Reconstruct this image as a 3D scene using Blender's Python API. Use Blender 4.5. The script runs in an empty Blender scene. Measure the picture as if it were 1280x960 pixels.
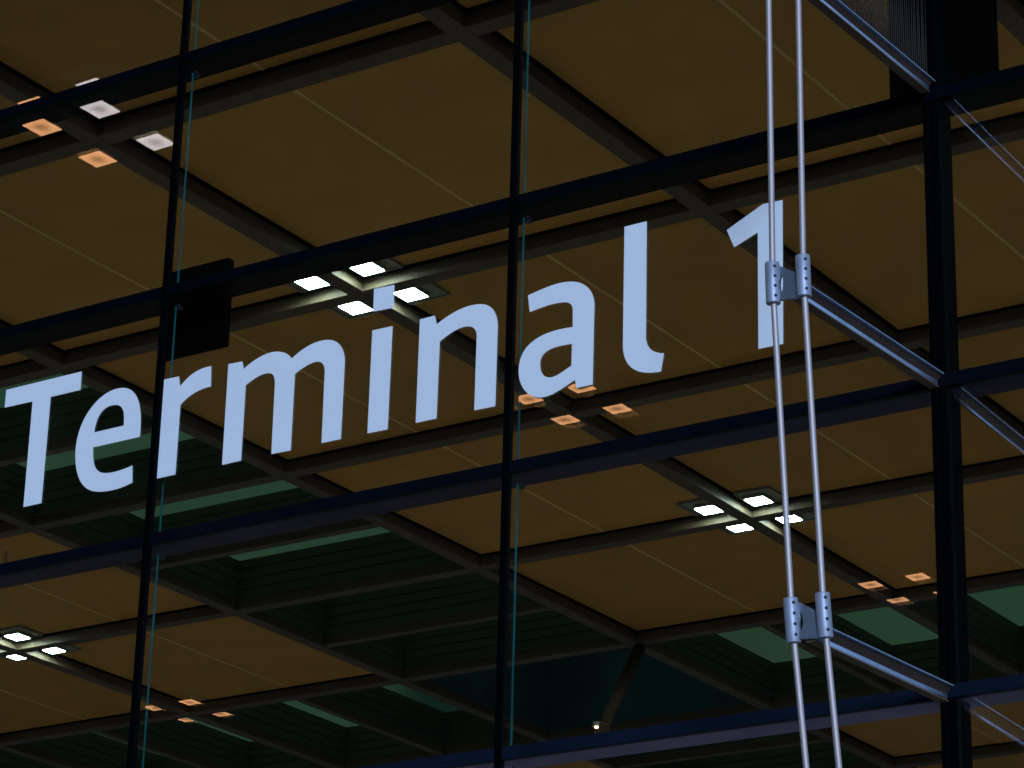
import bpy, bmesh, math, random
from mathutils import Vector, Matrix
random.seed(7)
S = 3.125            # facade bay (m)
TH = 1.93937         # transom spacing
H = 5.66997          # underside of the ceiling beams
GZ = -14.0           # ground level
GX = -4*S + 0.10     # ceiling grid origin
GY = 2*S - 0.187
scn = bpy.context.scene
col = scn.collection

# ------------------------------------------------------------------ helpers
def node_mat(name):
    m = bpy.data.materials.new(name); m.use_nodes = True
    nt = m.node_tree
    for n in list(nt.nodes): nt.nodes.remove(n)
    out = nt.nodes.new('ShaderNodeOutputMaterial')
    return m, nt, out

def surf(name, color, rough=0.6, metal=0.0, var=0.12, scale=3.0, bump=0.0, bscale=40.0, spec=0.5, coat=0.0, tone=0.0):
    m, nt, out = node_mat(name)
    b = nt.nodes.new('ShaderNodeBsdfPrincipled')
    tc = nt.nodes.new('ShaderNodeTexCoord')
    nz = nt.nodes.new('ShaderNodeTexNoise'); nz.inputs['Scale'].default_value = scale
    nz.inputs['Detail'].default_value = 6; nz.inputs['Roughness'].default_value = 0.6
    nt.links.new(tc.outputs['Object'], nz.inputs['Vector'])
    r = nt.nodes.new('ShaderNodeMapRange')
    r.inputs['From Min'].default_value = 0.3; r.inputs['From Max'].default_value = 0.7
    r.inputs['To Min'].default_value = 1-var; r.inputs['To Max'].default_value = 1+var
    nt.links.new(nz.outputs['Fac'], r.inputs['Value'])
    mx = nt.nodes.new('ShaderNodeVectorMath'); mx.operation = 'SCALE'
    mx.inputs[0].default_value = color
    oi = nt.nodes.new('ShaderNodeObjectInfo')
    rv = nt.nodes.new('ShaderNodeMapRange')
    rv.inputs['To Min'].default_value = 1-tone; rv.inputs['To Max'].default_value = 1+tone
    nt.links.new(oi.outputs['Random'], rv.inputs['Value'])
    mt = nt.nodes.new('ShaderNodeMath'); mt.operation = 'MULTIPLY'
    nt.links.new(r.outputs['Result'], mt.inputs[0]); nt.links.new(rv.outputs['Result'], mt.inputs[1])
    nt.links.new(mt.outputs[0], mx.inputs['Scale'])
    nt.links.new(mx.outputs['Vector'], b.inputs['Base Color'])
    rr = nt.nodes.new('ShaderNodeMapRange')
    rr.inputs['To Min'].default_value = max(0, rough-0.08); rr.inputs['To Max'].default_value = min(1, rough+0.08)
    nt.links.new(nz.outputs['Fac'], rr.inputs['Value'])
    nt.links.new(rr.outputs['Result'], b.inputs['Roughness'])
    b.inputs['Metallic'].default_value = metal
    b.inputs['Specular IOR Level'].default_value = spec
    b.inputs['Coat Weight'].default_value = coat
    if bump > 0:
        n2 = nt.nodes.new('ShaderNodeTexNoise'); n2.inputs['Scale'].default_value = bscale
        nt.links.new(tc.outputs['Object'], n2.inputs['Vector'])
        bp = nt.nodes.new('ShaderNodeBump'); bp.inputs['Strength'].default_value = bump
        bp.inputs['Distance'].default_value = 0.01
        nt.links.new(n2.outputs['Fac'], bp.inputs['Height'])
        nt.links.new(bp.outputs['Normal'], b.inputs['Normal'])
    nt.links.new(b.outputs['BSDF'], out.inputs['Surface'])
    return m

def glass_mat(name, tint, f0=0.10):
    """thin architectural sheet: clear with a tint, mirror share by Schlick on both sides"""
    m, nt, out = node_mat(name)
    g = nt.nodes.new('ShaderNodeNewGeometry')
    d = nt.nodes.new('ShaderNodeVectorMath'); d.operation = 'DOT_PRODUCT'
    nt.links.new(g.outputs['Incoming'], d.inputs[0]); nt.links.new(g.outputs['Normal'], d.inputs[1])
    def mth(op, a, b=None):
        n = nt.nodes.new('ShaderNodeMath'); n.operation = op
        for i, v in enumerate((a, b)):
            if v is None: continue
            if isinstance(v, (int, float)): n.inputs[i].default_value = v
            else: nt.links.new(v, n.inputs[i])
        return n.outputs[0]
    c = mth('ABSOLUTE', d.outputs['Value'])
    p = mth('POWER', mth('SUBTRACT', 1.0, c), 5.0)
    f = mth('ADD', mth('MULTIPLY', p, 1-f0), f0)
    t = nt.nodes.new('ShaderNodeBsdfTransparent'); t.inputs['Color'].default_value = (*tint, 1)
    gl = nt.nodes.new('ShaderNodeBsdfGlossy'); gl.inputs['Roughness'].default_value = 0.0
    gl.inputs['Color'].default_value = (0.95, 1.0, 1.0, 1)
    mix = nt.nodes.new('ShaderNodeMixShader')
    nt.links.new(f, mix.inputs[0]); nt.links.new(t.outputs[0], mix.inputs[1]); nt.links.new(gl.outputs[0], mix.inputs[2])
    nt.links.new(mix.outputs[0], out.inputs['Surface'])
    return m

def lamp_mat(name, color, strength, centre=1.0):
    """luminous diffuser; centre < 1 darkens the middle of the square lens"""
    m, nt, out = node_mat(name)
    e = nt.nodes.new('ShaderNodeEmission'); e.inputs['Color'].default_value = (*color, 1)
    tc = nt.nodes.new('ShaderNodeTexCoord')
    ln = nt.nodes.new('ShaderNodeVectorMath'); ln.operation = 'LENGTH'
    nt.links.new(tc.outputs['Object'], ln.inputs[0])
    r = nt.nodes.new('ShaderNodeMapRange'); r.interpolation_type = 'SMOOTHSTEP'
    r.inputs['From Min'].default_value = 0.0; r.inputs['From Max'].default_value = 0.2
    r.inputs['To Min'].default_value = strength*centre; r.inputs['To Max'].default_value = strength
    nt.links.new(ln.outputs['Value'], r.inputs['Value'])
    nt.links.new(r.outputs['Result'], e.inputs['Strength'])
    nt.links.new(e.outputs[0], out.inputs['Surface'])
    return m

def link(name, mesh, mat, parent=None):
    o = bpy.data.objects.new(name, mesh); col.objects.link(o)
    if mat: mesh.materials.append(mat)
    if parent: o.parent = parent
    return o

class MB:
    def __init__(self): self.bm = bmesh.new()
    def box(self, x0, x1, y0, y1, z0, z1, rot=None):
        vs = [self.bm.verts.new((x, y, z)) for x in (x0, x1) for y in (y0, y1) for z in (z0, z1)]
        for f in ((0,1,3,2),(4,6,7,5),(0,4,5,1),(2,3,7,6),(0,2,6,4),(1,5,7,3)):
            self.bm.faces.new([vs[i] for i in f])
        return self
    def quad(self, *pts):
        self.bm.faces.new([self.bm.verts.new(p) for p in pts]); return self
    def tube(self, a, b, r0, r1=None, n=16, caps=True):
        a, b = Vector(a), Vector(b); r1 = r0 if r1 is None else r1
        d = (b-a).normalized(); u = d.orthogonal().normalized(); v = d.cross(u)
        A, B = [], []
        for i in range(n):
            t = 2*math.pi*i/n; w = u*math.cos(t)+v*math.sin(t)
            A.append(self.bm.verts.new(a+w*r0)); B.append(self.bm.verts.new(b+w*r1))
        for i in range(n):
            f = self.bm.faces.new((A[i], A[(i+1) % n], B[(i+1) % n], B[i])); f.smooth = True
        if caps:
            self.bm.faces.new(A[::-1]); self.bm.faces.new(B)
        return self
    def path(self, pts, r, n=16):
        pts = [Vector(p) for p in pts]; rings = []
        for i, p in enumerate(pts):
            d = (pts[min(i+1, len(pts)-1)]-pts[max(i-1, 0)]).normalized()
            u = Vector((1, 0, 0)); u = (u-d*u.dot(d)).normalized(); v = d.cross(u)
            rings.append([self.bm.verts.new(p+(u*math.cos(2*math.pi*k/n)+v*math.sin(2*math.pi*k/n))*r) for k in range(n)])
        for A, B in zip(rings, rings[1:]):
            for k in range(n):
                f = self.bm.faces.new((A[k], A[(k+1) % n], B[(k+1) % n], B[k])); f.smooth = True
        self.bm.faces.new(rings[0][::-1]); self.bm.faces.new(rings[-1]); return self
    def build(self, name, mat, parent=None, bevel=0.0):
        bmesh.ops.recalc_face_normals(self.bm, faces=self.bm.faces[:])
        if bevel:
            es = [e for e in self.bm.edges if len(e.link_faces) == 2 and e.calc_face_angle(0) > 1.2]
            bmesh.ops.bevel(self.bm, geom=es, offset=bevel, segments=2, affect='EDGES', profile=0.5)
        me = bpy.data.meshes.new(name); self.bm.to_mesh(me); self.bm.free()
        return link(name, me, mat, parent)

def empty(name, loc, label, cat, group=None):
    o = bpy.data.objects.new(name, None); col.objects.link(o); o.location = loc
    o.empty_display_size = 0.2
    return tag(o, label, cat, group)
def tag(o, label, cat, group=None, kind=None):
    if label: o['label'] = label
    if cat: o['category'] = cat
    if group: o['group'] = group
    if kind: o['kind'] = kind
    return o

# ------------------------------------------------------------------ materials
M = {}
M['letter'] = surf('white_sign_enamel', (0.84, 0.85, 0.85), 0.7, var=0.012, scale=0.8, spec=0.1)
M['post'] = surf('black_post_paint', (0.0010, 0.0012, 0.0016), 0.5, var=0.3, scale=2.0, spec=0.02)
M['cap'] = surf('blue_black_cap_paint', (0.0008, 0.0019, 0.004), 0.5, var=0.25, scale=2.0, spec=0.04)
M['cap_mid'] = surf('dark_blue_cap_paint', (0.0022, 0.0036, 0.0066), 0.5, var=0.25, scale=2.0, spec=0.04)  # same cap paint, some sky light put into the colour
M['cap_low'] = surf('navy_cap_paint', (0.005, 0.0085, 0.018), 0.5, var=0.25, scale=2.0, spec=0.05)  # lowest caps: same paint with stronger sky light painted in
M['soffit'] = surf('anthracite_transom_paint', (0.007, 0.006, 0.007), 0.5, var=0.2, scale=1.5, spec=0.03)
M['soffit_mid'] = surf('plum_grey_transom_paint', (0.068, 0.058, 0.125), 0.5, var=0.3, scale=0.8, spec=0.04)  # same transom paint, light on the underside put in as purple
M['soffit_low'] = surf('violet_grey_transom_paint', (0.36, 0.33, 0.66), 0.5, var=0.3, scale=0.8, spec=0.05)  # brighter copy again, the purple underside light painted into the base colour
M['glass'] = glass_mat('outer_glass', (0.95, 0.97, 0.95))
M['glass_in'] = glass_mat('inner_glass', (0.95, 0.965, 0.945), 0.012)
M['edge'] = surf('teal_glass_edge', (0.011, 0.105, 0.095), 0.3, var=0.35, scale=1.2)
M['fitting'] = surf('fitting_steel', (0.03, 0.03, 0.032), 0.4, metal=0.5)
M['panel'] = surf('ochre_ceiling_panel', (0.505, 0.256, 0.068), 0.75, var=0.09, scale=0.7, bump=0.05, bscale=60, spec=0.15, tone=0.07)
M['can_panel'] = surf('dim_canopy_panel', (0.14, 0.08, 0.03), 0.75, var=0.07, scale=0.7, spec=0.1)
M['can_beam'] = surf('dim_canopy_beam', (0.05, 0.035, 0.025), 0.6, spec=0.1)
M['seam'] = surf('panel_joint_strip', (0.74, 0.45, 0.17), 0.6, var=0.1, spec=0.2)
M['beam'] = surf('bronze_beam_paint', (0.105, 0.074, 0.047), 0.6, var=0.12, scale=0.9, spec=0.25)
M['beam_side'] = M['beam']
M['slat'] = surf('dark_green_slat', (0.06, 0.085, 0.055), 0.6, var=0.15, spec=0.2)
M['well'] = surf('teal_well_lining', (0.03, 0.09, 0.10), 0.5, var=0.3, scale=0.6, spec=0.3)
M['roof'] = surf('roof_deck_felt', (0.05, 0.05, 0.05), 0.9)
M['tray'] = surf('lamp_tray_paint', (0.24, 0.235, 0.19), 0.5, var=0.06)
M['lens'] = lamp_mat('white_lens', (0.70, 1.0, 0.97), 102.0)
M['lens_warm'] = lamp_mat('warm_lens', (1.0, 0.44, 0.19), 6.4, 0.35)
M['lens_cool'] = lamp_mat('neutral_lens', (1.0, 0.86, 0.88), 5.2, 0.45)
M['spot'] = lamp_mat('spot_lens', (1.0, 0.66, 0.33), 25.0)
M['rod'] = surf('brushed_stainless', (0.64, 0.55, 0.52), 0.66, metal=0.9, var=0.03, scale=20)
M['clamp'] = surf('grey_clamp_paint', (0.40, 0.42, 0.50), 0.52, metal=0.45, var=0.07, scale=12, spec=0.5, bump=0.05, bscale=150)
M['flange'] = surf('brown_shadowed_flange', (0.17, 0.10, 0.065), 0.5, var=0.15, scale=6, spec=0.1)  # bracket steel, the brown reflection on its underside put into the colour
M['plate'] = surf('blue_grey_plate', (0.30, 0.34, 0.42), 0.4, metal=0.75, var=0.08, scale=10)
M['bracket'] = surf('bracket_steel', (0.40, 0.53, 0.70), 0.48, metal=0.6, var=0.08, scale=6)
M['web'] = surf('shadowed_web_steel', (0.045, 0.028, 0.022), 0.5, var=0.2, scale=6, spec=0.04)  # bracket steel with the web's shade and brown reflection painted in
M['strut'] = surf('dark_bronze_tube', (0.05, 0.033, 0.02), 0.7, spec=0.03)
M['bolt'] = surf('black_bolt_hole', (0.01, 0.01, 0.014), 0.5)
M['black'] = surf('matt_black', (0.0006, 0.0006, 0.0006), 0.8, spec=0.02)
M['spike'] = surf('spike_steel', (0.045, 0.036, 0.03), 0.6, spec=0.05)
M['ground'] = surf('concrete_paving', (0.33, 0.33, 0.34), 0.8, var=0.25, scale=0.5, bump=0.3, bscale=8)
M['floor'] = surf('stone_floor', (0.66, 0.52, 0.40), 0.5, var=0.1, scale=0.4)
def skylight_mat(name, ca, cb):
    m, nt, out = node_mat(name)
    t = nt.nodes.new('ShaderNodeBsdfTranslucent')
    nz = nt.nodes.new('ShaderNodeTexNoise'); nz.inputs['Scale'].default_value = 0.28
    cr = nt.nodes.new('ShaderNodeValToRGB')
    cr.color_ramp.elements[0].color = (*ca, 1); cr.color_ramp.elements[1].color = (*cb, 1)
    nt.links.new(nz.outputs['Fac'], cr.inputs['Fac']); nt.links.new(cr.outputs['Color'], t.inputs['Color'])
    nt.links.new(t.outputs[0], out.inputs['Surface'])
    return m
M['skylight'] = skylight_mat('green_skylight_glass', (0.30, 0.36, 0.12), (0.38, 0.66, 0.24))
M['dark_sky'] = skylight_mat('dark_teal_skylight_glass', (0.26, 0.36, 0.24), (0.38, 0.50, 0.34))

# ------------------------------------------------------------------ ground and floor
g = MB().quad((-900, -900, GZ), (900, -900, GZ), (900, 900, GZ), (-900, 900, GZ)).build('ground', M['ground'])
tag(g, None, None, kind='structure')
f = MB().quad((-70, 0.3, GZ+0.01), (40, 0.3, GZ+0.01), (40, 75, GZ+0.01), (-70, 75, GZ+0.01)).build('floor', M['floor'])
tag(f, None, None, kind='structure')

# ------------------------------------------------------------------ ceiling
KS = list(range(-6, 5)); RS = list(range(-1, 9))
ROW_SHIFT = {2: 0.08, 4: 0.15}
def kx(k): return GX + 2*k*S
def ry(r): return GY + 2*r*S + ROW_SHIFT.get(r, 0.0) if r >= 0 else 0.32
BW = 0.148           # half width of a beam
PZ = H + 0.24        # panel face
OPEN_X = {(-2, 2), (-2, 3), (-2, 4), (-2, 6)}
OPEN_Y = {(k, 5) for k in KS if k != -2}
VOID = {(-2, 5)}

def ceiling(root, sgn, ks, rs, detail=True):
    Y = lambda r: sgn*ry(r)
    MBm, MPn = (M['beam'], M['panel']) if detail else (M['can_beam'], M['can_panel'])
    for k in ks:
        y0, y1 = sorted((Y(rs[0])-sgn*BW, Y(rs[-1])+sgn*BW))
        MB().box(kx(k)-BW, kx(k)+BW, y0, y1, H, H+0.55).build('ceiling_beam', MBm, root, 0.012)
    for r in rs:
        mb = MB()
        for k in ks[:-1]:
            mb.box(kx(k)+BW, kx(k+1)-BW, Y(r)-BW, Y(r)+BW, H+0.004, H+0.55)
        mb.build('ceiling_beam', MBm, root, 0.012)
    deck = MB()
    for k in ks[:-1]:
        for i, r in enumerate(rs[:-1]):
            x0, x1 = kx(k)+BW, kx(k+1)-BW
            y0, y1 = sorted((Y(r)+sgn*BW, Y(r+1)-sgn*BW))
            key = (k, r)
            if detail and key in OPEN_X|OPEN_Y|VOID:
                deep = 3.2 if key in VOID else 1.10
                wall = MB(); t = 0.05
                rings = [] if key in VOID else [0.62, 0.80, 0.98]
                # the well lining above the beams; grooves part it into boards
                cells = []
                if key in OPEN_X:
                    ym = (y0+y1)/2; cells = [(x0, x1, y0, ym-0.105), (x0, x1, ym+0.105, y1)]
                    MB().box(x0, x1, ym-0.105, ym+0.105, H+0.03, H+0.40).build('cross_beam', M['beam'], root, 0.01)
                elif key in OPEN_Y:
                    xm = (x0+x1)/2; cells = [(x0, xm-0.105, y0, y1), (xm+0.105, x1, y0, y1)]
                    MB().box(xm-0.105, xm+0.105, y0, y1, H+0.03, H+0.40).build('cross_beam', M['beam'], root, 0.01)
                else:
                    cells = [(x0, x1, y0, y1)]
                z0 = H+0.20
                for (a, b, c, d) in cells:
                    n = 4 if key not in VOID else 1
                    hh = (H+deep-z0)/n
                    for q in range(n):
                        zz0, zz1 = z0+q*hh+0.012, z0+(q+1)*hh-0.012
                        ins = 0.003+0.006*0
                        wall.box(a+ins, a+t, c+t, d-t, zz0, zz1); wall.box(b-t, b-ins, c+t, d-t, zz0, zz1)
                        wall.box(a+ins, b-ins, c+ins, c+t, zz0, zz1); wall.box(a+ins, b-ins, d-t, d-ins, zz0, zz1)
                    if key in VOID:
                        MB().quad((a, c, H+deep+0.01), (b, c, H+deep+0.01), (b, d, H+deep+0.01), (a, d, H+deep+0.01)).build('skylight_pane', M['dark_sky'], root)
                    else:
                        MB().quad((a, c, H+deep+0.01), (b, c, H+deep+0.01), (b, d, H+deep+0.01), (a, d, H+deep+0.01)).build('skylight_pane', M['skylight'], root)
                        sk = wall
                        # dark backing behind the grooves
                wall.build('skylight_well', M['well'] if key in VOID else M['slat'], root)
                bk = MB()
                for (a, b, c, d) in cells:
                    for bx in ((a-0.02, a, c-0.02, d+0.02), (b, b+0.02, c-0.02, d+0.02), (a, b, c-0.02, c), (a, b, d, d+0.02)):
                        bk.box(*bx, H+0.56, H+deep+0.02)
                bk.build('well_backing', M['roof'], root)
                # roof closure round the well, over the beams
                ax0, ax1, ay0, ay1 = x0-BW-0.001, x1+BW+0.001, y0-BW-0.001, y1+BW+0.001
                dz = H+deep+0.06
                continue
            G = 0.055
            p = MB().box(x0+G, x1-G, y0+G, y1-G, PZ, PZ+0.05).build('ceiling_panel', MPn, root)
            gp = MB()
            for q in ((x0+0.001, x0+G-0.001, y0+0.001, y1-0.001), (x1-G+0.001, x1-0.001, y0+0.001, y1-0.001), (x0+G, x1-G, y0+0.001, y0+G-0.001), (x0+G, x1-G, y1-G+0.001, y1-0.001)):
                gp.box(*q, PZ-0.035, PZ+0.05)
            gp.build('shadow_gap', M['black'], p)  # solid black strips fill the gap, its shade put in as colour
            xm = (x0+x1)/2
            MB().box(xm-0.030, xm+0.030, y0+G, y1-G, PZ-0.006, PZ-0.001).build('joint_strip', M['seam'] if detail else M['can_panel'], p)
            deck.box(x0-BW+0.002, x1+BW-0.002, y0-BW+0.002, y1+BW-0.002, H+0.56, H+0.62)
    deck.build('roof_deck', M['roof'], root)

ceil = empty('coffered_ceiling', (0, 0, 0), 'ochre coffered ceiling with bronze beams and green lit skylight wells behind the glass', 'ceiling')
ceiling(ceil, 1, KS, RS)
can = empty('entrance_canopy', (0, 0, 0), 'projecting coffered canopy roof outside the glass, mirrored dimly in the facade', 'canopy')
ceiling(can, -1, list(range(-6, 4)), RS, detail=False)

# ------------------------------------------------------------------ ceiling lights
def make_light(cx, cy, sx, sy, lensmat, label, group):
    root = empty('ceiling_light', (cx, cy, H+0.125), label, 'ceiling light', group)
    # tray shifted away from the beam crossing
    tx, ty = sx*0.075, sy*0.05
    t = MB()
    R, r, = 0.385, 0.2025
    t.box(tx-R, tx+R, ty-R, ty+R, 0.085, 0.108)
    for a, b, c, d in ((tx-R, tx-R+0.03, ty-R, ty+R), (tx+R-0.03, tx+R, ty-R, ty+R), (tx-R+0.03, tx+R-0.03, ty-R, ty-R+0.03), (tx-R+0.03, tx+R-0.03, ty+R-0.03, ty+R)):
        t.box(a, b, c, d, 0.055, 0.0845)
    t.build('tray', M['tray'], root)
    MB().box(-0.2, 0.2, -0.2, 0.2, 0.0, 0.055).build('lens', lensmat, root, 0.01)
    f = MB()
    for a, b, c, d in ((-r-0.02, -r, -r-0.02, r+0.02), (r, r+0.02, -r-0.02, r+0.02), (-r, r, -r-0.02, -r), (-r, r, r, r+0.02)):
        f.box(a, b, c, d, 0.006, 0.0845)
    f.build('frame', M['tray'], root)
    return root
POSN = {(-1, -1): 'leftmost', (1, -1): 'topmost', (1, 1): 'rightmost', (-1, 1): 'lowest'}
IN = {(0, 2): 'behind the dot of the letter i', (0, 4): 'behind the steel rods at lower right', (-3, 4): 'at the lower left edge'}
for (k, r), where in IN.items():
    for (sx, sy), nm in POSN.items():
        make_light(kx(k)+sx*0.54, ry(r)+sy*0.59, sx, sy, M['lens'],
                   'bright white square ceiling light, %s of the four %s' % (nm, where), 'white ceiling lights at the beam crossings')
for (k, r) in ((0, 0), (-3, 0), (3, 0), (-3, 2), (3, 2), (3, 4), (-6, 0), (-6, 2), (-6, 4)):
    for (sx, sy) in POSN:
        make_light(kx(k)+sx*0.54, ry(r)+sy*0.59, sx, sy, M['lens'],
                   'white square ceiling light of the same pattern beyond the picture edge', 'white ceiling lights at the beam crossings')
EX = {(0, 1): 'mirrored at the upper left of the glass', (0, 3): 'mirrored in the glass under the letter a',
      (-3, 5): 'mirrored at the bottom left of the glass', (0, 5): 'mirrored beside the thick right post'}
for (k, r), where in EX.items():
    for (sx, sy), nm in POSN.items():
        cool = (k, r) == (0, 1) and sx > 0
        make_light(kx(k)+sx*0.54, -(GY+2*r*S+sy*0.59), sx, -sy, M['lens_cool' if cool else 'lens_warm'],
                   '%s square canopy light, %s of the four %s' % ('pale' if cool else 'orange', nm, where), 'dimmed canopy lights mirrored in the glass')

# ------------------------------------------------------------------ glass facade
fac = empty('glass_facade', (0, 0, GZ), 'dark blue framed glass curtain wall of the terminal hall', 'facade')
def fchild(o): o.location.z -= GZ; return o
PX = {-2: -2*S, -1: -S, 0: 0.012, 1: S-0.026, 2: 2*S-0.015, 3: 3*S, 4: 4*S}
ZT = H-0.02
for i, x in PX.items():
    if i == 2:
        o = MB().box(x-0.055, x-0.012, -0.085, 0.10, GZ, ZT).box(x+0.012, x+0.055, -0.085, 0.10, GZ, ZT).box(x-0.012, x+0.012, -0.072, 0.08, GZ, ZT)
    else:
        o = MB().box(x-0.029, x+0.029, -0.104, -0.064, GZ, ZT).box(x-0.012, x+0.012, -0.0635, -0.045, GZ, ZT)
    fchild(o.build('post', M['post'], fac, 0.004))
JS = range(-2, 8)
for j in JS:
    z = -j*TH
    if z-0.1 < GZ: break
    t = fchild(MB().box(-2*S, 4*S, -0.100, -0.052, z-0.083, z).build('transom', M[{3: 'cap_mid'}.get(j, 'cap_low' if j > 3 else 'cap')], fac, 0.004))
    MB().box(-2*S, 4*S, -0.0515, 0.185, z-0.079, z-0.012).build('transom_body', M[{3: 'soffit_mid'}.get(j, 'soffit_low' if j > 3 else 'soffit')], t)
TILT = {(-1, 1): (-0.00125, -0.00295), (-1, 0): (0.01074, -0.00364), (1, 2): (0.00154, -0.0022), (0, 3): (-0.00057, -0.00025), (1, 3): (0.00204, -0.00483)}
for bay in range(-2, 4):
    for row in range(-2, 7):
        x0, x1 = PX[bay], PX[bay+1]; z1, z0 = -row*TH-0.085, -(row+1)*TH+0.002
        if row == 6 and z0 < GZ: continue
        cx, cz = (bay+.5)*S, -(row+.5)*TH
        me = MB().quad((x0-cx, 0, z0-cz), (x1-cx, 0, z0-cz), (x1-cx, 0, z1-cz), (x0-cx, 0, z1-cz))
        p = me.build('glass_pane', M['glass'], fac)
        p.location = (cx, -0.06, cz-GZ); rx, rz = TILT.get((bay, row), (random.uniform(-.0008, .0008), random.uniform(-.0008, .0008)))
        p.rotation_euler = (rx, 0, rz)
        me = MB().quad((x0-cx+0.02, 0, z0-cz), (x1-cx-0.006, 0, z0-cz), (x1-cx-0.006, 0, z1-cz), (x0-cx+0.02, 0, z1-cz))
        q = me.build('inner_pane', M['glass_in'], p)
        q.location = (0, 0.095, 0); q.rotation_euler = (0.0037, 0, 0.0036) if (bay, row) == (-1, 1) else (random.uniform(-.0003, .0003), 0, random.uniform(-.0003, .0003))
        e = MB().box(x0-cx+0.001, x0-cx+0.010, 0.086, 0.096, z0-cz+0.004, z1-cz-0.03).build('pane_edge', M['edge'], p)
for i in (-1, 0, 1, 2, 3):
    for j in range(1, 6):
        x, z = PX[i], -j*TH
        c = MB().box(x+0.022, x+0.05, 0.03, 0.06, z-0.155, z-0.125).tube((x+0.036, 0.02, z-0.118), (x+0.036, 0.036, z-0.118), 0.012)
        fchild(c.build('glass_clip', M['fitting'], fac))

# ------------------------------------------------------------------ sign letters
GLYPHS = {
'T' : [[[(-1.539,-4.397)],[(-0.78,-4.396)],[(-0.777,-4.545)],[(-1.073,-4.545)],[(-1.072,-5.391)],[(-1.25,-5.392)],[(-1.254,-4.546)],[(-1.538,-4.542)]]] ,
'e' : [[[(-0.154,-5.035)],[(-0.15,-4.873),(-0.167,-4.648),(-0.353,-4.611)],[(-0.573,-4.569),(-0.803,-4.775),(-0.772,-5.069)],[(-0.752,-5.26),(-0.661,-5.372),(-0.52,-5.396)],[(-0.397,-5.418),(-0.284,-5.409),(-0.192,-5.382)],[(-0.205,-5.248)],[(-0.291,-5.264),(-0.38,-5.276),(-0.458,-5.262)],[(-0.567,-5.243),(-0.595,-5.176),(-0.603,-5.035)]],[[(-0.603,-4.917)],[(-0.318,-4.916)],[(-0.319,-4.816),(-0.332,-4.751),(-0.41,-4.736)],[(-0.528,-4.711),(-0.6,-4.788),(-0.603,-4.917)]]] ,
'r' : [[[(0.039,-4.622)],[(0.181,-4.626)],[(0.197,-4.709)],[(0.272,-4.635),(0.362,-4.594),(0.48,-4.605)],[(0.489,-4.765)],[(0.376,-4.764),(0.286,-4.794),(0.213,-4.855)],[(0.212,-5.392)],[(0.038,-5.393)]]] ,
'm' : [[[(0.64,-4.621)],[(0.768,-4.626)],[(0.785,-4.688)],[(0.872,-4.632),(0.99,-4.595),(1.082,-4.613)],[(1.15,-4.627),(1.192,-4.655),(1.219,-4.695)],[(1.307,-4.636),(1.423,-4.592),(1.542,-4.617)],[(1.638,-4.636),(1.694,-4.721),(1.694,-4.828)],[(1.693,-5.392)],[(1.526,-5.391)],[(1.522,-4.863)],[(1.522,-4.803),(1.496,-4.774),(1.456,-4.765)],[(1.403,-4.755),(1.331,-4.781),(1.255,-4.819)],[(1.256,-5.396)],[(1.085,-5.393)],[(1.08,-4.865)],[(1.078,-4.804),(1.06,-4.774),(1.017,-4.766)],[(0.956,-4.754),(0.883,-4.782),(0.813,-4.819)],[(0.813,-5.393)],[(0.642,-5.395)]]] ,
'i' : [[[(1.921,-4.308)],[(2.096,-4.315)],[(2.099,-4.489)],[(1.923,-4.482)]],[[(1.923,-4.624)],[(2.096,-4.627)],[(2.092,-5.394)],[(1.921,-5.392)]]] ,
'n' : [[[(2.329,-4.626)],[(2.454,-4.623)],[(2.473,-4.693)],[(2.579,-4.637),(2.709,-4.592),(2.84,-4.62)],[(2.938,-4.641),(2.984,-4.729),(2.981,-4.831)],[(2.98,-5.394)],[(2.81,-5.391)],[(2.811,-4.86)],[(2.812,-4.805),(2.785,-4.773),(2.737,-4.763)],[(2.671,-4.75),(2.585,-4.781),(2.504,-4.827)],[(2.5,-5.391)],[(2.328,-5.391)]]] ,
'a' : [[[(3.221,-4.637)],[(3.336,-4.616),(3.453,-4.586),(3.57,-4.612)],[(3.686,-4.637),(3.755,-4.726),(3.752,-4.832)],[(3.748,-5.387)],[(3.624,-5.389)],[(3.611,-5.329)],[(3.523,-5.362),(3.43,-5.415),(3.34,-5.401)],[(3.229,-5.381),(3.16,-5.277),(3.161,-5.167)],[(3.163,-4.998),(3.301,-4.92),(3.585,-4.944)],[(3.583,-4.825)],[(3.582,-4.781),(3.557,-4.757),(3.515,-4.75)],[(3.425,-4.735),(3.329,-4.751),(3.239,-4.764)]],[[(3.582,-5.065)],[(3.421,-5.051),(3.33,-5.071),(3.332,-5.158)],[(3.333,-5.22),(3.358,-5.26),(3.411,-5.271)],[(3.463,-5.279),(3.515,-5.247),(3.58,-5.22)]]] ,
'l' : [[[(3.98,-4.303)],[(4.152,-4.303)],[(4.153,-5.127)],[(4.154,-5.212),(4.205,-5.258),(4.291,-5.276)],[(4.269,-5.399)],[(4.117,-5.397),(3.981,-5.338),(3.978,-5.156)]]] ,
'1' : [[[(4.759,-4.507)],[(5.026,-4.385)],[(5.17,-4.389)],[(5.165,-5.389)],[(4.987,-5.388)],[(4.988,-4.576)],[(4.814,-4.642)]]] ,
}
sign = empty('terminal_sign', (1.9, -0.069, -5.42), 'large white lettering reading Terminal 1 across the glass front', 'sign')
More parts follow.
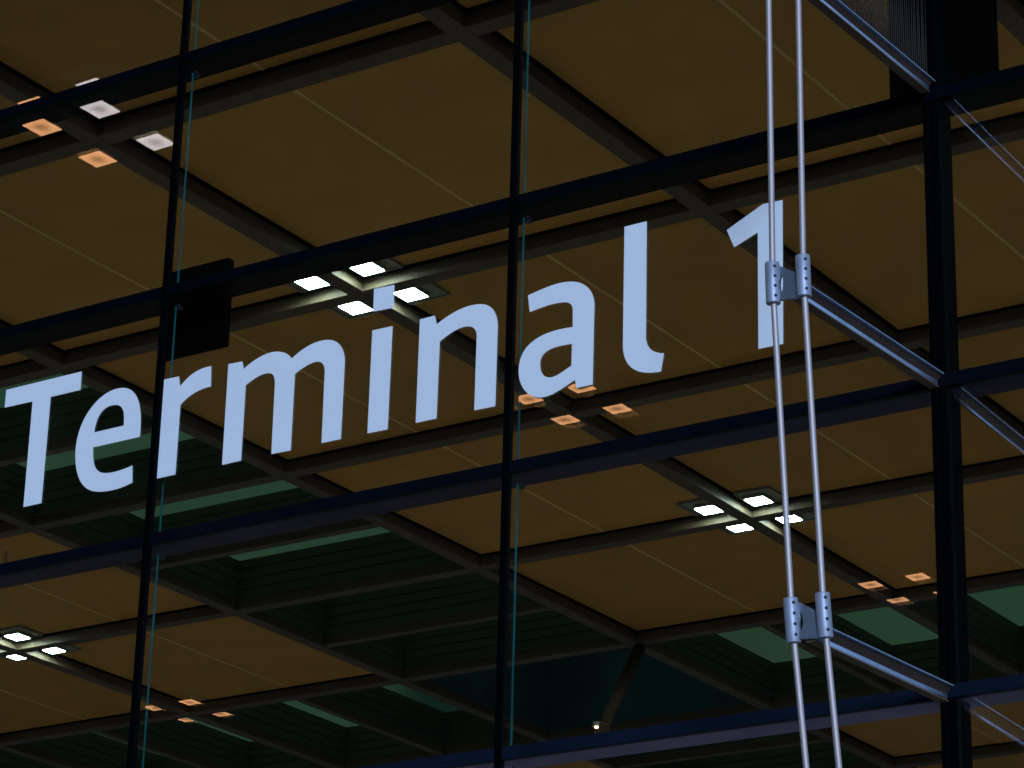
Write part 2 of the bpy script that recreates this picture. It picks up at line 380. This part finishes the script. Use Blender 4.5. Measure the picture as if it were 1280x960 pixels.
def glyph(ch, contours):
    cu = bpy.data.curves.new('glyph', 'CURVE'); cu.dimensions = '2D'; cu.fill_mode = 'BOTH'; cu.extrude = 0.0015
    cu.resolution_u = 14; cu.bevel_depth = 0.0
    for c in contours:
        # each segment is a point (line) or (h1, h2, point) (cubic)
        pts = [seg[-1] for seg in c]; n = len(pts)
        sp = cu.splines.new('BEZIER'); sp.bezier_points.add(n-1); sp.use_cyclic_u = True
        for i, (x, z) in enumerate(pts):
            b = sp.bezier_points[i]; b.handle_left_type = b.handle_right_type = 'FREE'
            b.co = (x, z, 0)
        for i in range(n):
            b, pr = sp.bezier_points[i], sp.bezier_points[i-1]
            seg = c[i]
            if len(seg) == 3:
                pr.handle_right = (*seg[0], 0); b.handle_left = (*seg[1], 0)
            else:
                pr.handle_right = pr.co.lerp(b.co, 1/3); b.handle_left = b.co.lerp(pr.co, 1/3)
    tmp = bpy.data.objects.new('glyph', cu); col.objects.link(tmp)
    dg = bpy.context.evaluated_depsgraph_get()
    me = bpy.data.meshes.new_from_object(tmp.evaluated_get(dg))
    bpy.data.objects.remove(tmp)
    me.transform(Matrix.Rotation(math.pi/2, 4, 'X'))
    me.transform(Matrix.Translation((-1.9, 0, 5.42)))
    me.materials.clear()
    o = link('digit' if ch == '1' else 'letter', me, M['letter'], sign)
    return o
for ch, cs in GLYPHS.items():
    g = glyph(ch, cs)
    g['label'] = 'white %s %s' % ('numeral' if ch == '1' else 'letter', ch)

# ------------------------------------------------------------------ tension rods and brackets
RX = (2*S-0.096, 2*S+0.096)
BR = [(-5.925, -2.029, 3), (-7.825, -1.844, 4), (-3.985, -2.055, 2)]     # clamp centre z, y, transom
def rod_y(z):
    pts = [(8, -2.05), (-3.985, -2.05), (-5.925, -2.029), (-7.825, -1.844), (-9.72, -1.50), (-11.6, -0.95), (-13.9, -0.2)]
    for (a, ya), (b, yb) in zip(pts, pts[1:]):
        if b <= z <= a: return ya+(yb-ya)*(a-z)/(a-b)
for s, x in zip((0, 1), RX):
    rod = empty('steel_rod', (x, rod_y(-6), GZ), ('left' if s == 0 else 'right')+' one of two slim steel tension rods in front of the glass', 'rod', 'steel tension rods in front of the facade')
    def rc(o): o.location.x -= x; o.location.y -= rod_y(-6); o.location.z -= GZ; return o
    zs = [5.6, -3.985, -5.80, -5.925, -6.05, -7.70, -7.825, -7.95, -9.72, -11.6, -13.99]
    rc(MB().path([(x, rod_y(max(z, -13.9)), z) for z in zs], 0.0175, 20).build('shaft', M['rod'], rod))
    for (zc, yc, tt) in BR:
        d = Vector((0, rod_y(zc-0.2)-rod_y(zc+0.2), -0.4)).normalized()
        c = Vector((x, yc, zc)); L = 0.122
        sl = rc(MB().tube(c-d*L, c+d*L, 0.041, n=28).build('clamp_sleeve', M['clamp'], rod, 0.005))
        hd = Vector((0.74, -0.67, 0)).normalized()
        for q in (-1.5, -0.5, 0.5, 1.5):
            a = c+d*(q*0.058)
            o = MB().tube(a+hd*0.030, a+hd*0.0425, 0.0095, n=12).build('bolt', M['bolt'], sl)
            
for (zc, yc, tt) in BR:
    lab = {2: 'top steel bracket leaving the picture at the upper edge', 3: 'middle steel bracket arm level with the numeral 1', 4: 'lowest steel bracket arm at the lower right'}[tt]
    br = empty('steel_bracket', (2*S, 0, -tt*TH), lab, 'bracket', 'steel brackets from the thick post to the rods')
    bx = 2*S; z0 = {2: -3.825, 3: -5.815, 4: -7.765}[tt]; yt = yc+0.03; SL = 0.037
    def bc(o): o.location.x -= bx; o.location.z += tt*TH; return o
    def sloped(mb):
        for v in mb.bm.verts: v.co.z += z0+SL*v.co.y
        return mb
    bc(sloped(MB().box(bx-0.03, bx+0.03, yt, -0.088, -0.008, 0)).build('top_flange', M['bracket'], br, 0.002))
    w = MB()
    for sd in (-0.006, 0.006):
        w.quad((bx+sd, yt, -0.009), (bx+sd, -0.088, -0.009), (bx+sd, -0.16, -0.072), (bx+sd, yt, -0.072))
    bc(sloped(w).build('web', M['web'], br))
    ch = MB().path([(bx, yt, -0.088), (bx, -0.5, -0.088), (bx, -0.17, -0.082)], 0.02, 20)
    bc(sloped(ch).build('lower_chord', M['bracket'], br))
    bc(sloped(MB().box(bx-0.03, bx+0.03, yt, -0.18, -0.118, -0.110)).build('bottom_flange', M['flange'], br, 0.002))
    # end plate between the two sleeves, with a hole beside the left sleeve
    bm = bmesh.new()
    x0, x1 = RX[0]+0.03, RX[1]-0.03
    outer = [(x0, zc-0.105), (x1, zc-0.118), (x1, zc+0.02), (x0+0.018, zc+0.092), (x0, zc+0.098)]
    cu = bpy.data.curves.new('plate', 'CURVE'); cu.dimensions = '2D'; cu.fill_mode = 'BOTH'; cu.extrude = 0.009; cu.bevel_depth = 0.002
    sp = cu.splines.new('POLY'); sp.points.add(len(outer)-1); sp.use_cyclic_u = True
    for i, q in enumerate(outer): sp.points[i].co = (*q, 0, 1)
    hole = [(x0+0.022+0.014*math.cos(t*math.pi/8), zc-0.012+0.052*math.sin(t*math.pi/8)) for t in range(16)]
    sp = cu.splines.new('POLY'); sp.points.add(15); sp.use_cyclic_u = True
    for i, q in enumerate(hole): sp.points[i].co = (*q, 0, 1)
    tmp = bpy.data.objects.new('plate', cu); col.objects.link(tmp)
    me = bpy.data.meshes.new_from_object(tmp.evaluated_get(bpy.context.evaluated_depsgraph_get()))
    bpy.data.objects.remove(tmp); bm.free()
    me.transform(Matrix.Rotation(math.pi/2, 4, 'X')); me.transform(Matrix.Translation((0, yc+0.012, 0))); me.materials.clear()
    bc(link('end_plate', me, M['plate'], br))

# fine needles on the top bracket
sp = MB()
y = -1.98
while y < -0.13:
    hgt = 0.62*random.uniform(0.94, 1.06)
    zt = -3.825+0.037*y
    sp.tube((2*S, y, zt+0.001), (2*S+random.uniform(-.004, .004), y, zt+hgt), 0.0055, 0.0008, n=5)
    y += 0.029
for q in range(9): sp.box(2*S-0.008, 2*S+0.008, -1.99+q*0.2, -1.80+q*0.2, -3.825+0.037*(-1.8+q*0.2)+0.0005, -3.825+0.037*(-1.8+q*0.2)+0.004)
o = sp.build('needle_strip', M['spike'])
tag(o, 'row of fine upright needles along the top bracket', 'bird spikes')

# black boxes behind the glass
b1 = empty('black_panel', (0.05, 0.23, -4.31), 'black square box behind the glass at the thin post above the letter r', 'box', 'black boxes on the posts')
MB().box(-0.30, 0.305, -0.035, 0.035, 0.0, 0.70).build('casing', M['black'], b1, 0.006)
MB().box(-0.20, 0.16, -0.039, -0.0355, 0.36, 0.367).build('slot', M['edge'], b1)  # teal reflection on the casing, drawn as a thin strip
b2 = empty('black_panel', (6.185, 0.245, -3.87), 'black box behind the glass on the thick post at the upper right', 'box', 'black boxes on the posts')
MB().box(-0.365, 0.365, -0.05, 0.05, 0.0, 1.05).build('casing', M['black'], b2, 0.006)

# diagonal strut with a small spot lamp on its foot
st = empty('roof_strut', (-18.6, 37.5, H), 'slanting bronze tube brace under the far ceiling crossing', 'strut')
a, b = Vector((0, 0, 0)), Vector((1.0, -3.1, -2.65))
MB().tube(a, b, 0.13, 0.115, n=20).build('tube', M['strut'], st)
MB().tube(b, b+(b-a).normalized()*0.18, 0.16, 0.16, n=20).build('foot_ring', M['strut'], st)
sl = empty('spot_lamp', (-17.63, 34.2, 2.98), 'tiny warm spot lamp glowing at the foot of the slanting tube', 'lamp')
MB().tube((0, 0, 0.10), (0, 0, 0.0), 0.07, 0.09, n=16).build('housing', M['tray'], sl)
MB().tube((0, 0, -0.001), (0, 0, -0.03), 0.035, 0.03, n=16).build('bulb', M['spot'], sl)

# small pendant sensor
pd = empty('pendant_sensor', (-26.3, 25.6, H), 'small dark pendant hanging below the beam at the left edge', 'pendant')
MB().tube((0, 0, 0), (0, 0, -0.55), 0.02).build('stem', M['tray'], pd)
MB().tube((0, 0, -0.55), (0, 0, -0.68), 0.08, 0.08).build('head', M['tray'], pd)

# ------------------------------------------------------------------ light, sky, camera
w = bpy.data.worlds.new('World'); scn.world = w; w.use_nodes = True
nt = w.node_tree; bg = nt.nodes['Background']
sky = nt.nodes.new('ShaderNodeTexSky'); sky.sky_type = 'NISHITA'; sky.sun_disc = False
SUN_EL, SUN_AZ = math.radians(6.0), Vector((0.62, -0.78)).normalized()
sky.sun_elevation = SUN_EL; sky.sun_rotation = math.atan2(SUN_AZ.x, SUN_AZ.y)
sky.altitude = 50; sky.air_density = 1.0; sky.dust_density = 0.6; sky.ozone_density = 4.0
nt.links.new(sky.outputs['Color'], bg.inputs['Color']); bg.inputs['Strength'].default_value = 0.05
sun = bpy.data.lights.new('sun', 'SUN'); sun.energy = 3.0; sun.angle = math.radians(14); sun.color = (0.46, 0.645, 1.0)
so = bpy.data.objects.new('sun', sun); col.objects.link(so)
d = Vector((SUN_AZ.x*math.cos(SUN_EL), SUN_AZ.y*math.cos(SUN_EL), math.sin(SUN_EL)))
so.rotation_euler = (-d).to_track_quat('-Z', 'Y').to_euler()

cam = bpy.data.cameras.new('camera'); co = bpy.data.objects.new('camera', cam); col.objects.link(co)
fpx, yaw, pitch, roll = 3641.87, -0.59222, 0.37475, 0.02658
cam.sensor_width = 36; cam.lens = fpx/1280*36; cam.clip_end = 2000; cam.clip_start = 0.1
cy, sy, cp, spn = math.cos(yaw), math.sin(yaw), math.cos(pitch), math.sin(pitch)
fwd = Vector((sy*cp, cy*cp, spn)); rt = Vector((cy, -sy, 0)); up = rt.cross(fwd)
r2 = rt*math.cos(roll)+up*math.sin(roll); u2 = -rt*math.sin(roll)+up*math.cos(roll)
co.matrix_world = Matrix(((r2.x, u2.x, -fwd.x, 13.2447), (r2.y, u2.y, -fwd.y, -15.13305), (r2.z, u2.z, -fwd.z, -12.40003), (0, 0, 0, 1)))
scn.camera = co
scn.view_settings.view_transform = 'Standard'; scn.view_settings.look = 'None'; scn.view_settings.exposure = 0
c = scn.cycles
c.max_bounces = 14; c.transparent_max_bounces = 24; c.glossy_bounces = 6; c.diffuse_bounces = 5
c.sample_clamp_indirect = 6.0; c.use_denoising = True
c.caustics_reflective = False
